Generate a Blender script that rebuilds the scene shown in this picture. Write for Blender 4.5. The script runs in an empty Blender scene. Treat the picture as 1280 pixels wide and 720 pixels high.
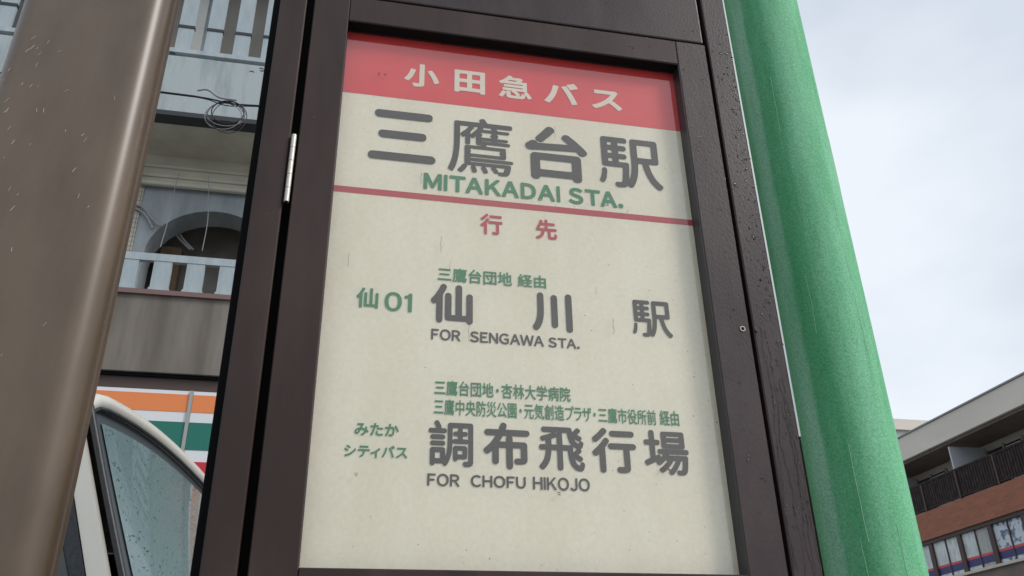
import bpy, bmesh, math, random
import numpy as np
from mathutils import Vector, Matrix
random.seed(7)
SC = bpy.context.scene
COL = SC.collection
R = math.radians
EYE = 1.25

# ------------------------------------------------------------------ camera
cd = bpy.data.cameras.new('camera'); cam = bpy.data.objects.new('camera', cd); COL.objects.link(cam)
cd.sensor_fit = 'HORIZONTAL'; cd.sensor_width = 36.0; cd.lens = 36.0*1085/1280
cd.clip_start = 0.02; cd.clip_end = 3000
cx = Vector((0.97911836, -0.20247326, -0.01821596))      # picture right, in world axes
cdn = Vector((0.0772897, 0.45363253, -0.88783097))       # picture down
cf = Vector((0.18802538, 0.86788369, 0.45980904))        # view direction
M = Matrix((cx, -cdn, -cf)).transposed().to_4x4(); M.translation = Vector((0, 0, EYE))
cam.matrix_world = M
SC.camera = cam

# ------------------------------------------------------------------ sky, sun, exposure
SUN_EL, SUN_AZ = 40, 124      # azimuth clockwise from +Y: to the right of the camera and behind it
W = bpy.data.worlds.new('World'); SC.world = W; W.use_nodes = True
nt = W.node_tree; nt.nodes.clear()
def wn(t): return nt.nodes.new(t)
out = wn('ShaderNodeOutputWorld'); bg = wn('ShaderNodeBackground'); bg.inputs['Strength'].default_value = 0.1
sky = wn('ShaderNodeTexSky'); sky.sky_type = 'NISHITA'; sky.sun_disc = False
sky.sun_elevation = R(SUN_EL); sky.sun_rotation = R(SUN_AZ)
sky.air_density = 1.0; sky.dust_density = 3.0
tc = wn('ShaderNodeTexCoord'); mp = wn('ShaderNodeMapping'); mp.inputs['Scale'].default_value = (1, 1, 1.8)
ns = wn('ShaderNodeTexNoise'); ns.inputs['Scale'].default_value = 1.7; ns.inputs['Detail'].default_value = 5; ns.inputs['Roughness'].default_value = .45
cr = wn('ShaderNodeValToRGB'); cr.color_ramp.elements[0].position = .40; cr.color_ramp.elements[1].position = .62
cr.color_ramp.elements[0].color = (.52, .59, .68, 1); cr.color_ramp.elements[1].color = (.83, .875, .93, 1)
vm = wn('ShaderNodeVectorMath'); vm.operation = 'SCALE'; vm.inputs['Scale'].default_value = 8.2
mx = wn('ShaderNodeMix'); mx.data_type = 'RGBA'; mx.inputs[0].default_value = .88
nt.links.new(tc.outputs['Generated'], mp.inputs['Vector']); nt.links.new(mp.outputs['Vector'], ns.inputs['Vector'])
nt.links.new(ns.outputs['Fac'], cr.inputs['Fac']); nt.links.new(cr.outputs['Color'], vm.inputs[0])
nt.links.new(sky.outputs['Color'], mx.inputs[6]); nt.links.new(vm.outputs['Vector'], mx.inputs[7])
nt.links.new(mx.outputs[2], bg.inputs['Color']); nt.links.new(bg.outputs['Background'], out.inputs['Surface'])
sd = bpy.data.lights.new('sun', 'SUN'); sd.energy = 1.3; sd.angle = R(18); sd.color = (1, .96, .9)
so = bpy.data.objects.new('sun', sd); COL.objects.link(so)
sv = Vector((math.sin(R(SUN_AZ))*math.cos(R(SUN_EL)), math.cos(R(SUN_AZ))*math.cos(R(SUN_EL)), math.sin(R(SUN_EL))))
so.rotation_euler = sv.to_track_quat('Z', 'Y').to_euler()
so.location = sv*50
SC.view_settings.view_transform = 'Standard'; SC.view_settings.look = 'None'
SC.view_settings.exposure = 0.48; SC.view_settings.gamma = 1.0

# ------------------------------------------------------------------ materials
def mat(name, col, rough=.6, col2=None, nscale=8, stretch=(1, 1, 1), contrast=(.38, .62), bump=0, bscale=60, bstretch=(1, 1, 1), metal=0, spec=.5,
        speck=None, speck_scale=250, speck_thr=.12, coat=0, fine=0):
    m = bpy.data.materials.new(name); m.use_nodes = True
    t = m.node_tree; b = t.nodes['Principled BSDF']; b.inputs['Coat Roughness'].default_value = .30; N = t.nodes.new; L = t.links.new
    b.inputs['Roughness'].default_value = rough; b.inputs['Metallic'].default_value = metal
    b.inputs['Specular IOR Level'].default_value = spec; b.inputs['Coat Weight'].default_value = coat
    b.inputs['Base Color'].default_value = (*col, 1)
    co = N('ShaderNodeTexCoord')
    cur = None
    if col2:
        mp = N('ShaderNodeMapping'); mp.inputs['Scale'].default_value = stretch
        n = N('ShaderNodeTexNoise'); n.inputs['Scale'].default_value = nscale; n.inputs['Detail'].default_value = 6; n.inputs['Roughness'].default_value = .6
        r = N('ShaderNodeValToRGB'); r.color_ramp.elements[0].position = contrast[0]; r.color_ramp.elements[1].position = contrast[1]
        r.color_ramp.elements[0].color = (*col, 1); r.color_ramp.elements[1].color = (*col2, 1)
        L(co.outputs['Object'], mp.inputs['Vector']); L(mp.outputs['Vector'], n.inputs['Vector']); L(n.outputs['Fac'], r.inputs['Fac'])
        cur = r.outputs['Color']
    if fine:
        n = N('ShaderNodeTexNoise'); n.inputs['Scale'].default_value = bscale*3; n.inputs['Detail'].default_value = 4
        mr = N('ShaderNodeMapRange'); mr.inputs['From Min'].default_value = .3; mr.inputs['From Max'].default_value = .7
        mr.inputs['To Min'].default_value = 1-fine; mr.inputs['To Max'].default_value = 1+fine
        L(co.outputs['Object'], n.inputs['Vector']); L(n.outputs['Fac'], mr.inputs['Value'])
        s = N('ShaderNodeVectorMath'); s.operation = 'SCALE'
        if cur: L(cur, s.inputs[0])
        else: s.inputs[0].default_value = col
        L(mr.outputs['Result'], s.inputs['Scale']); cur = s.outputs['Vector']
    if speck:
        v = N('ShaderNodeTexVoronoi'); v.inputs['Scale'].default_value = speck_scale; v.inputs['Randomness'].default_value = 1
        n = N('ShaderNodeTexNoise'); n.inputs['Scale'].default_value = speck_scale*.13
        a = N('ShaderNodeMath'); a.operation = 'MULTIPLY_ADD'; a.inputs[1].default_value = -1.1; a.inputs[2].default_value = .55+speck_thr*.6
        g = N('ShaderNodeMath'); g.operation = 'LESS_THAN'
        L(co.outputs['Object'], v.inputs['Vector']); L(co.outputs['Object'], n.inputs['Vector']); L(n.outputs['Fac'], a.inputs[0])
        L(v.outputs['Distance'], g.inputs[0]); L(a.outputs[0], g.inputs[1])
        k = N('ShaderNodeMix'); k.data_type = 'RGBA'
        L(g.outputs[0], k.inputs[0])
        if cur: L(cur, k.inputs[6])
        else: k.inputs[6].default_value = (*col, 1)
        k.inputs[7].default_value = (*speck, 1); cur = k.outputs[2]
    if cur: L(cur, b.inputs['Base Color'])
    if bump:
        mp = N('ShaderNodeMapping'); mp.inputs['Scale'].default_value = bstretch
        n = N('ShaderNodeTexNoise'); n.inputs['Scale'].default_value = bscale; n.inputs['Detail'].default_value = 5
        bp = N('ShaderNodeBump'); bp.inputs['Strength'].default_value = bump; bp.inputs['Distance'].default_value = .02
        L(co.outputs['Object'], mp.inputs['Vector']); L(mp.outputs['Vector'], n.inputs['Vector'])
        L(n.outputs['Fac'], bp.inputs['Height']); L(bp.outputs['Normal'], b.inputs['Normal'])
    return m
def nodes(m): return m.node_tree.nodes, m.node_tree.links, m.node_tree.nodes['Principled BSDF']

MT = {}
MT['case'] = mat('brown_anodised_metal', (.034, .020, .017), .45, (.052, .032, .028), 5, (3, 3, .8), bump=.02, bscale=900, metal=0, spec=.32, speck=(.35, .33, .32), speck_scale=220, speck_thr=-.30, fine=.10)
MT['case_wet'] = mat('wet_brown_metal', (.028, .017, .018), .34, (.052, .035, .034), 7, (2, 2, .7), bump=.04, bscale=300, bstretch=(1, 1, .6), spec=.42, fine=.12)
MT['black'] = mat('matt_black', (.004, .004, .005), .7, spec=.15)
MT['steel'] = mat('hinge_steel', (.66, .63, .56), .38, metal=.25)
MT['alu'] = mat('aluminium_edge', (.42, .45, .47), .4, metal=.3)
MT['board'] = mat('cream_board', (.83, .775, .60), .55, (.88, .83, .66), 5, (3, 1, .8), speck=(.40, .35, .28), speck_scale=120, speck_thr=-.32, fine=.04, spec=.3)
MT['red'] = mat('red_print', (.74, .040, .045), .5, (.78, .050, .055), 10, spec=.3)
MT['redline'] = mat('red_line_print', (.50, .04, .05), .5, spec=.3)
MT['K'] = mat('grey_black_print', (.050, .044, .032), .5, spec=.3)
MT['G'] = mat('green_print', (.035, .22, .085), .5, spec=.3)
MT['R'] = MT['redline']
MT['W'] = mat('cream_print', (.82, .76, .62), .5, spec=.3)
# wet glass pane over the print
g = bpy.data.materials.new('pane_glass'); g.use_nodes = True; t = g.node_tree; t.nodes.clear(); N = t.nodes.new; L = t.links.new
o_ = N('ShaderNodeOutputMaterial'); tr = N('ShaderNodeBsdfTransparent'); gl = N('ShaderNodeBsdfGlossy'); gl.inputs['Roughness'].default_value = .012
fr = N('ShaderNodeFresnel'); fr.inputs['IOR'].default_value = 1.52
ma = N('ShaderNodeMath'); ma.operation = 'MULTIPLY_ADD'; ma.inputs[1].default_value = 2.1; ma.inputs[2].default_value = .01; ma.use_clamp = True
m1 = N('ShaderNodeMixShader'); df = N('ShaderNodeBsdfDiffuse'); df.inputs['Color'].default_value = (.6, .54, .4, 1)
n_ = N('ShaderNodeTexNoise'); n_.inputs['Scale'].default_value = 9; n_.inputs['Detail'].default_value = 8; n_.inputs['Roughness'].default_value = .7
mr = N('ShaderNodeMapRange'); mr.inputs['From Min'].default_value = .35; mr.inputs['From Max'].default_value = .75; mr.inputs['To Min'].default_value = .005; mr.inputs['To Max'].default_value = .035
m2 = N('ShaderNodeMixShader'); co = N('ShaderNodeTexCoord')
L(co.outputs['Object'], n_.inputs['Vector']); L(n_.outputs['Fac'], mr.inputs['Value'])
L(mr.outputs['Result'], m2.inputs[0]); L(tr.outputs[0], m2.inputs[1]); L(df.outputs[0], m2.inputs[2])
geo = N('ShaderNodeNewGeometry'); inv = N('ShaderNodeMath'); inv.operation = 'SUBTRACT'; inv.inputs[0].default_value = 1; bf = N('ShaderNodeMath'); bf.operation = 'MULTIPLY'
L(geo.outputs['Backfacing'], inv.inputs[1]); L(inv.outputs[0], bf.inputs[0]); L(ma.outputs[0], bf.inputs[1])
L(fr.outputs[0], ma.inputs[0]); L(bf.outputs[0], m1.inputs[0]); L(m2.outputs[0], m1.inputs[1]); L(gl.outputs[0], m1.inputs[2]); L(m1.outputs[0], o_.inputs[0])
MT['pane'] = g
g = bpy.data.materials.new('water'); g.use_nodes = True; t = g.node_tree; b = t.nodes['Principled BSDF']
b.inputs['Roughness'].default_value = .02; b.inputs['Transmission Weight'].default_value = 1; b.inputs['IOR'].default_value = 1.33
MT['water'] = g

# ------------------------------------------------------------------ object helpers
def tag(o, label=None, cat=None, group=None, kind=None):
    if label: o['label'] = label
    if cat: o['category'] = cat
    if group: o['group'] = group
    if kind: o['kind'] = kind
    return o
def thing(name, loc, label, cat, group=None):
    o = bpy.data.objects.new(name, None); COL.objects.link(o); o.location = loc; o.empty_display_size = .2
    return tag(o, label, cat, group)
def origin(p):
    v = Vector((0, 0, 0))
    while p is not None: v += p.location; p = p.parent
    return v
def link_mesh(name, me, parent=None, loc=(0, 0, 0)):
    o = bpy.data.objects.new(name, me); COL.objects.link(o); o.location = loc
    if parent is not None: o.parent = parent
    return o
class MB:
    """collects shapes in world coordinates; build() links them as one mesh object"""
    def __init__(s): s.bm = bmesh.new()
    def box(s, x0, x1, y0, y1, z0, z1, bev=0, seg=1, mi=0):
        vs = [s.bm.verts.new((x, y, z)) for x in (x0, x1) for y in (y0, y1) for z in (z0, z1)]
        idx = [(0, 1, 3, 2), (4, 6, 7, 5), (0, 4, 5, 1), (2, 3, 7, 6), (0, 2, 6, 4), (1, 5, 7, 3)]
        fs = [s.bm.faces.new([vs[i] for i in f]) for f in idx]
        for f in fs: f.material_index = mi
        if bev:
            es = list({e for f in fs for e in f.edges})
            bmesh.ops.bevel(s.bm, geom=es, offset=bev, segments=seg, affect='EDGES', profile=.5)
        return s
    def prism(s, pts, z0, z1, axis='z', mi=0, smooth=False):
        def P(a, b, c):
            return (a, b, c) if axis == 'z' else ((a, c, b) if axis == 'y' else (c, a, b))
        lo = [s.bm.verts.new(P(a, b, z0)) for a, b in pts]; hi = [s.bm.verts.new(P(a, b, z1)) for a, b in pts]
        n = len(pts)
        for i in range(n):
            f = s.bm.faces.new((lo[i], lo[(i+1) % n], hi[(i+1) % n], hi[i])); f.smooth = smooth; f.material_index = mi
        for r_ in (lo[::-1], hi): s.bm.faces.new(r_).material_index = mi
        return s
    def tube(s, pts, r, n=8, cap=True, mi=0):
        pts = [Vector(p) for p in pts]; rings = []
        rr = r if isinstance(r, (list, tuple)) else [r]*len(pts)
        for i, p in enumerate(pts):
            d = (pts[min(i+1, len(pts)-1)]-pts[max(i-1, 0)]).normalized()
            a = d.orthogonal().normalized() if i == 0 else (a - d*a.dot(d)).normalized()
            b = d.cross(a)
            rings.append([s.bm.verts.new(p+(a*math.cos(2*math.pi*k/n)+b*math.sin(2*math.pi*k/n))*rr[i]) for k in range(n)])
        for q in range(len(rings)-1):
            for k in range(n):
                f = s.bm.faces.new((rings[q][k], rings[q][(k+1) % n], rings[q+1][(k+1) % n], rings[q+1][k])); f.smooth = True; f.material_index = mi
        if cap:
            for rg_ in (rings[0][::-1], rings[-1]):
                s.bm.faces.new([s.bm.verts.new(v.co) for v in rg_]).material_index = mi
        return s
    def grid(s, fn, nu, nv, mi=0, smooth=True):
        V = [[s.bm.verts.new(fn(i/nu, j/nv)) for j in range(nv+1)] for i in range(nu+1)]
        for i in range(nu):
            for j in range(nv):
                f = s.bm.faces.new((V[i][j], V[i+1][j], V[i+1][j+1], V[i][j+1])); f.smooth = smooth; f.material_index = mi
        return s
    def build(s, name, m, parent=None, label=None, kind=None, normals=True):
        o0 = origin(parent)
        for v in s.bm.verts: v.co -= o0
        if normals: bmesh.ops.recalc_face_normals(s.bm, faces=s.bm.faces)
        me = bpy.data.meshes.new(name); s.bm.to_mesh(me); s.bm.free()
        for mm in (m if isinstance(m, (list, tuple)) else [m]): me.materials.append(mm)
        o = link_mesh(name, me, parent)
        return tag(o, label, kind=kind)
def bar(name, m, parent, *a, bev=0, label=None, kind=None, seg=1):
    return MB().box(*a, bev=bev, seg=seg).build(name, m, parent, label, kind)
def repeat(src, parent, offs):
    for d in offs:
        c = src.copy(); COL.objects.link(c); c.parent = parent; c.location = src.location+Vector(d)

# ------------------------------------------------------------------ lettering: rounded outlines grown from glyph edges
def glyph_edges(ch):
    cu = bpy.data.curves.new('t', 'FONT'); cu.body = ch; cu.size = 1; cu.resolution_u = 6
    ob = bpy.data.objects.new('t', cu); COL.objects.link(ob)
    bpy.context.view_layer.update()
    me = ob.evaluated_get(bpy.context.evaluated_depsgraph_get()).to_mesh()
    co = np.array([v.co[:2] for v in me.vertices], dtype=np.float64)
    cnt = {}
    for p in me.polygons:
        vs = list(p.vertices)
        for i in range(len(vs)):
            k = tuple(sorted((vs[i], vs[(i+1) % len(vs)]))); cnt[k] = cnt.get(k, 0)+1
    e = np.array([k for k, c in cnt.items() if c == 1])
    ob.to_mesh_clear(); bpy.data.objects.remove(ob); bpy.data.curves.remove(cu)
    return np.stack([co[e[:, 0]], co[e[:, 1]]], 1)
def sdf(seg, X, Y):
    P = np.stack([X.ravel(), Y.ravel()], 1); out = np.empty(len(P))
    A = seg[:, 0]; D = seg[:, 1]-A; DD = (D*D).sum(1)+1e-12
    st = max(1, int(3e6/len(seg)))
    for i in range(0, len(P), st):
        q = P[i:i+st, None, :]-A[None]
        t = np.clip((q*D).sum(2)/DD, 0, 1)
        r = q-t[..., None]*D
        d = np.sqrt((r*r).sum(2).min(1))
        p = P[i:i+st]
        y0 = A[:, 1][None]; y1 = seg[:, 1, 1][None]; py = p[:, 1:2]
        c = (y0 > py) != (y1 > py)
        dy = np.where(y1 == y0, 1, y1-y0)
        xi = A[:, 0][None]+(py-y0)/dy*D[:, 0][None]
        ins = ((c & (p[:, 0:1] < xi)).sum(1) % 2) == 1
        out[i:i+st] = np.where(ins, -d, d)
    return out.reshape(X.shape)
def contours(F, iso, x0, y0, h):
    G = F-iso; ny, nx = G.shape; nxt = {}
    pos = {}
    def pt(i0, j0, i1, j1):
        k = (i0, j0, i1, j1) if (i0, j0) <= (i1, j1) else (i1, j1, i0, j0)
        if k not in pos:
            a = G[k[0], k[1]]; b = G[k[2], k[3]]; t = a/(a-b)
            pos[k] = (x0+h*(k[1]+t*(k[3]-k[1])), y0+h*(k[0]+t*(k[2]-k[0])))
        return k
    S = G < 0
    mixed = (S[:-1, :-1] ^ S[1:, :-1]) | (S[:-1, :-1] ^ S[:-1, 1:]) | (S[:-1, :-1] ^ S[1:, 1:])
    for i, j in zip(*np.nonzero(mixed)):
        c = [(i, j), (i, j+1), (i+1, j+1), (i+1, j)]
        s = [S[a] for a in c]; ent = []; exi = []
        for k in range(4):
            a, b = c[k], c[(k+1) % 4]
            if s[k] and not s[(k+1) % 4]: exi.append((k, pt(*a, *b)))
            if not s[k] and s[(k+1) % 4]: ent.append((k, pt(*a, *b)))
        for k, e in exi:      # inside on the left of travel
            k2, en = min(ent, key=lambda q: (k-q[0]) % 4)
            nxt[e] = en
    loops = []
    while nxt:
        s0, c0 = next(iter(nxt.items())); lp = [s0]; del nxt[s0]; cur = c0
        while cur != s0 and cur in nxt: lp.append(cur); cur = nxt.pop(cur)
        P = np.array([pos[k] for k in lp])
        if len(P) > 5: loops.append(P)
    return loops
def thin(P, tol):
    for _ in range(5):
        n = len(P)
        if n < 8: break
        a = np.roll(P, 1, 0); b = np.roll(P, -1, 0); d = b-a; L_ = np.hypot(*d.T)+1e-9
        dist = np.abs(d[:, 0]*(P[:, 1]-a[:, 1])-d[:, 1]*(P[:, 0]-a[:, 0]))/L_
        keep = np.ones(n, bool); cand = (dist < tol) & (L_ < .12)
        cand[(np.arange(n)+_) % 2 == 0] = False
        keep[cand] = False
        if keep.all(): continue
        P = P[keep]
    return P
ADV = {'・': .62, ' ': .4, 'ィ': .78, 'プ': .9, 'ラ': .85, 'ザ': .95}
CACHE = {}
def glyph_loops(unit, r, e, h):
    if (unit, r, e) in CACHE: return CACHE[(unit, r, e)]
    if unit in ('\uff29', '\uff11'):          # plain stem without serifs
        hh = glyph_edges('\uff28').reshape(-1, 2); b0, b1 = hh[:, 1].min(), hh[:, 1].max()
        P = [(.45, b0), (.53, b0), (.53, b1), (.45, b1)]
        if unit == '\uff11': P = [(.45, b0), (.54, b0), (.54, b1), (.47, b1), (.43, b1-.07), (.32, b1-.11), (.32, b1-.18), (.45, b1-.16)]
        P = np.array(P); seg = np.stack([P, np.roll(P, -1, 0)], 1)
    else: seg = glyph_edges(unit)
    lo = seg.reshape(-1, 2).min(0)-.08; hi = seg.reshape(-1, 2).max(0)+.08
    X, Y_ = np.meshgrid(np.arange(lo[0], hi[0], h), np.arange(lo[1], hi[1], h))
    F = sdf(seg, X, Y_)
    if e:
        lp = contours(F, -e, lo[0], lo[1], h)
        seg = np.concatenate([np.stack([thin(p, .0008), np.roll(thin(p, .0008), -1, 0)], 1) for p in lp])
        F = sdf(seg, X, Y_); r = r
    loops = [thin(p, .0012) for p in contours(F, r, lo[0], lo[1], h)]
    CACHE[(unit, r, e)] = loops
    return loops
def lettering(s, x0, x1, z0, z1, r, e, key, parent, y, label=None):
    big = (z1-z0) > .03
    h = .008 if big else .013
    loops = []
    latin = all(ord(c) < 128 for c in s)
    if latin:
        x = 0; prev = ''
        for c in s:
            if c == ' ': x += .30; prev = c; continue
            lp = glyph_loops(chr(ord(c)+0xFEE0), r, e, .012)
            a = np.concatenate(lp); l0, l1 = a[:, 0].min(), a[:, 0].max()
            k = {'TA': -.09, 'AW': -.09, 'WA': -.09, 'KA': -.05, 'AT': -.09, 'A.': -.03}.get(prev+c, 0)
            x += k
            for p in lp: loops.append(p+np.array([x-l0, 0]))
            x += l1-l0+.085; prev = c
    else:
        x = 0
        for c in s:
            a = ADV.get(c, 1.0)
            for p in glyph_loops(c, r, e, h): loops.append(p+np.array([x-(1-a)/2, 0]))
            x += a
    A = np.concatenate(loops); lo = A.min(0); hi = A.max(0)
    sx = (x1-x0)/(hi[0]-lo[0]); sz = (z1-z0)/(hi[1]-lo[1])
    cu = bpy.data.curves.new('lettering', 'CURVE'); cu.dimensions = '2D'; cu.fill_mode = 'BOTH'; cu.extrude = .00012
    for p in loops:
        sp = cu.splines.new('POLY'); sp.points.add(len(p)-1); sp.use_cyclic_u = True
        q = np.zeros((len(p), 4)); q[:, 0] = (p[:, 0]-lo[0])*sx; q[:, 1] = (p[:, 1]-lo[1])*sz; q[:, 3] = 1
        sp.points.foreach_set('co', q.ravel())
    ob = bpy.data.objects.new('t', cu); COL.objects.link(ob); bpy.context.view_layer.update()
    me = bpy.data.meshes.new_from_object(ob.evaluated_get(bpy.context.evaluated_depsgraph_get()))
    bpy.data.objects.remove(ob); bpy.data.curves.remove(cu)
    me.name = 'lettering'; me.transform(Matrix.Rotation(R(90), 4, 'X')); me.materials.clear(); me.materials.append(MT[key])
    o = link_mesh('lettering', me, parent, Vector((x0, y, z0))-origin(parent))
    return tag(o, label)

# ------------------------------------------------------------------ ground
asphalt = mat('asphalt', (.085, .086, .088), .4, (.115, .115, .116), 3, bump=.3, bscale=150, fine=.2)
paving = mat('concrete_paving', (.34, .33, .31), .5, (.40, .39, .36), 4, bump=.2, bscale=90, fine=.1)
kerbm = mat('kerb_concrete', (.33, .32, .30), .7, (.25, .24, .23), 6)
whitepaint = mat('road_paint', (.75, .75, .72), .6, (.6, .6, .58), 20)
tag(MB().box(-900, 900, -900, 900, -.5, 0).build('road', asphalt), kind='structure')
tag(MB().box(-30, 4.2, -3.2, 1.45, 0, .12, bev=.01).build('pavement', paving), kind='structure')
tag(MB().box(-30, 4.2, 1.453, 1.60, 0, .13, bev=.015).build('kerb', kerbm), kind='structure')
tag(MB().box(-30, 4.2, 6.3, 7.45, 0, .12, bev=.01).build('pavement', paving), kind='structure')
tag(MB().box(13.2, 15.9, -12, 60, 0, .12, bev=.01).build('pavement', paving), kind='structure')
tag(MB().box(-30, 4.2, 4.2, 4.32, 0, .004).build('road_marking', whitepaint), kind='structure')

# ------------------------------------------------------------------ bus stop sign in its hinged case
S = thing('bus_stop_sign', (.21, .95, .12), 'brown metal bus stop case with cream timetable board behind glass', 'bus stop sign')
MT['slate'] = mat('wet_dark_lining', (.022, .023, .026), .4)
C_, CW, BK = MT['case'], MT['case_wet'], MT['black']
Y0 = .9
# each bar butts against its neighbours; fronts differ by a few tenths of a millimetre like real sections
bar('side_post', C_, S, -.1152, -.0809, Y0, 1.02, .12, 2.60, bev=.0015, label='left upright of the case')
bar('case_back', BK, S, -.1275, .5400, .930, 1.025, 1.02, 2.55, bev=.001)
bar('door_stile', C_, S, -.0710, -.0240, Y0, .9285, 1.285, 2.1612, bev=.0012, label='hinged left stile of the glazed door')
bar('door_stile', CW, S, .4503, .4966, Y0+.0002, .9285, 1.285, 2.1612, bev=.0012, label='wet right stile of the glazed door with a small lock')
bar('door_rail', C_, S, -.0237, .4500, Y0+.0004, .9285, 2.1167, 2.1612, bev=.0012)
bar('door_rail', C_, S, -.0237, .4500, Y0+.0004, .9285, 1.3300, 1.4012, bev=.0012)
bar('top_panel', CW, S, -.0710, .4966, .9035, .929, 2.1668, 2.52, bev=.0025, seg=2)
bar('bottom_panel', C_, S, -.0710, .4966, .9035, .929, 1.03, 1.279, bev=.0025)
bar('side_post', CW, S, .5017, .5380, Y0, 1.02, .12, 2.60, bev=.0015, label='right upright of the case, streaked with rain')
bar('edge_trim', MT['alu'], S, .5384, .5410, .9010, .96, 1.56, 2.58)  # pale run colours in the sky the lip catches; lower run black
bar('edge_trim', BK, S, .5384, .5400, .9010, .96, .3, 1.559)
bar('case_cap', C_, S, -.13, .545, .895, 1.03, 2.602, 2.63, bev=.004)
bar('return_lining', BK, S, -.0237, .4494, .9012, .9186, 2.1155, 2.1164)  # dark lining added to darken the opening's top and right faces
bar('return_lining', MT['slate'], S, .4495, .4501, .9012, .9186, 1.4014, 2.1154)
# hinge: five knuckles in the gap
for k in range(5):
    z1 = EYE+.6640-k*.0196
    MB().tube([(-.0762, .8975, z1), (-.0762, .8975, z1-.0188)], .0031, 14).build('hinge_knuckle', MT['steel'], S)
MB().tube([(-.0762, .8975, EYE+.666), (-.0762, .8975, EYE+.565)], .0020, 10).build('hinge_pin', BK, S)
# lock: ring, plug, latch stud
lk = MB()
zc, xc = EYE+.4450, .4865
for k in range(20):
    a0, a1 = 2*math.pi*k/20, 2*math.pi*(k+1)/20
    lk.tube([(xc+.0030*math.cos(a0), .8995, zc+.0030*math.sin(a0)), (xc+.0030*math.cos(a1), .8995, zc+.0030*math.sin(a1))], .0007, 6, cap=False)
lock = lk.build('lock_ring', MT['steel'], S)
MB().tube([(xc, .8992, zc), (xc, .9003, zc)], .0022, 12).build('lock_plug', BK, S)
MB().tube([(.5045, .8975, zc-.001), (.5045, .9003, zc-.001)], .0026, 10).build('screw_head', C_, S)
# board and print
B = bar('notice_board', MT['board'], S, -.0235, .4498, .9230, .9280, 1.4015, 2.1163, label='cream board printed with the stop name and two bus routes')
bar('header_band', MT['red'], B, -.0235, .4498, .9226, .9229, EYE+.7618, 2.1163)
bar('dividing_line', MT['redline'], B, -.0235, .4498, .9226, .9229, EYE+.6047, EYE+.6136)
TXT = [
    ("小", 0.0564, 0.1037, 2.0347, 2.0747, 0.034, 0.000, "W"),
    ("田", 0.1249, 0.1675, 2.0344, 2.0733, 0.034, 0.000, "W"),
    ("急", 0.1868, 0.2333, 2.0345, 2.0742, 0.024, 0.000, "W"),
    ("バ", 0.2516, 0.3012, 2.0350, 2.0733, 0.036, 0.000, "W"),
    ("ス", 0.3208, 0.3650, 2.0348, 2.0687, 0.036, 0.000, "W"),
    ("三", 0.0149, 0.1017, 1.9097, 1.9895, 0.054, 0.030, "K"),
    ("鷹", 0.1180, 0.2051, 1.9026, 1.9928, 0.022, 0.015, "K"),
    ("台", 0.2220, 0.3082, 1.9043, 1.9924, 0.056, 0.030, "K"),
    ("駅", 0.3240, 0.4136, 1.9049, 1.9873, 0.036, 0.020, "K"),
    ("MITAKADAI STA.", 0.0874, 0.3537, 1.8706, 1.8961, 0.036, 0.000, "G"),
    ("行", 0.1607, 0.1890, 1.8122, 1.8426, 0.026, 0.000, "R"),
    ("先", 0.2324, 0.2603, 1.8123, 1.8418, 0.026, 0.000, "R"),
    ("三鷹台団地", 0.1082, 0.2000, 1.7408, 1.7599, 0.016, 0.000, "G"),
    ("経由", 0.2072, 0.2431, 1.7416, 1.7592, 0.016, 0.000, "G"),
    ("仙", 0.0135, 0.0390, 1.6976, 1.7238, 0.026, 0.000, "G"),
    ("01", 0.0464, 0.0786, 1.6958, 1.7207, 0.020, 0.000, "G"),
    ("仙", 0.1008, 0.1513, 1.6854, 1.7369, 0.066, 0.030, "K"),
    ("川", 0.2247, 0.2746, 1.6840, 1.7358, 0.066, 0.030, "K"),
    ("駅", 0.3514, 0.4032, 1.6858, 1.7357, 0.036, 0.020, "K"),
    ("FOR", 0.1023, 0.1368, 1.6628, 1.6769, 0.022, 0.000, "K"),
    ("SENGAWA", 0.1481, 0.2375, 1.6630, 1.6769, 0.022, 0.000, "K"),
    ("STA.", 0.2430, 0.2818, 1.6630, 1.6759, 0.022, 0.000, "K"),
    ("三鷹台団地・杏林大学病院", 0.1077, 0.2670, 1.5952, 1.6132, 0.013, 0.000, "G"),
    ("三鷹中央防災公園・元気創造プラザ・三鷹市役所前", 0.1077, 0.3703, 1.5720, 1.5906, 0.010, 0.000, "G"),
    ("経由", 0.3749, 0.3988, 1.5725, 1.5911, 0.013, 0.000, "G"),
    ("みたか", 0.0219, 0.0696, 1.5439, 1.5585, 0.022, 0.000, "G"),
    ("シティバス", 0.0122, 0.0799, 1.5195, 1.5337, 0.022, 0.000, "G"),
    ("調", 0.1023, 0.1522, 1.5135, 1.5652, 0.040, 0.020, "K"),
    ("布", 0.1639, 0.2166, 1.5128, 1.5661, 0.060, 0.030, "K"),
    ("飛", 0.2271, 0.2798, 1.5133, 1.5640, 0.044, 0.020, "K"),
    ("行", 0.2894, 0.3422, 1.5131, 1.5656, 0.060, 0.030, "K"),
    ("場", 0.3515, 0.4062, 1.5134, 1.5660, 0.040, 0.018, "K"),
    ("FOR", 0.1023, 0.1374, 1.4914, 1.5051, 0.022, 0.000, "K"),
    ("CHOFU", 0.1497, 0.2109, 1.4919, 1.5050, 0.022, 0.000, "K"),
    ("HIKOJO", 0.2190, 0.2840, 1.4912, 1.5057, 0.022, 0.000, "K"),
]
NAMES = {'K': 'dark grey', 'G': 'green', 'R': 'red', 'W': 'cream'}
for s, x0, x1, z0, z1, r, e, key in TXT:
    lettering(s, x0, x1, z0, z1, r, e, key, B, .9223 if key != 'W' else .9221, NAMES[key]+' lettering '+s)
bar('glass_pane', MT['pane'], S, -.0239, .4502, .9188, .9189, 1.4012, 2.1166)
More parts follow.
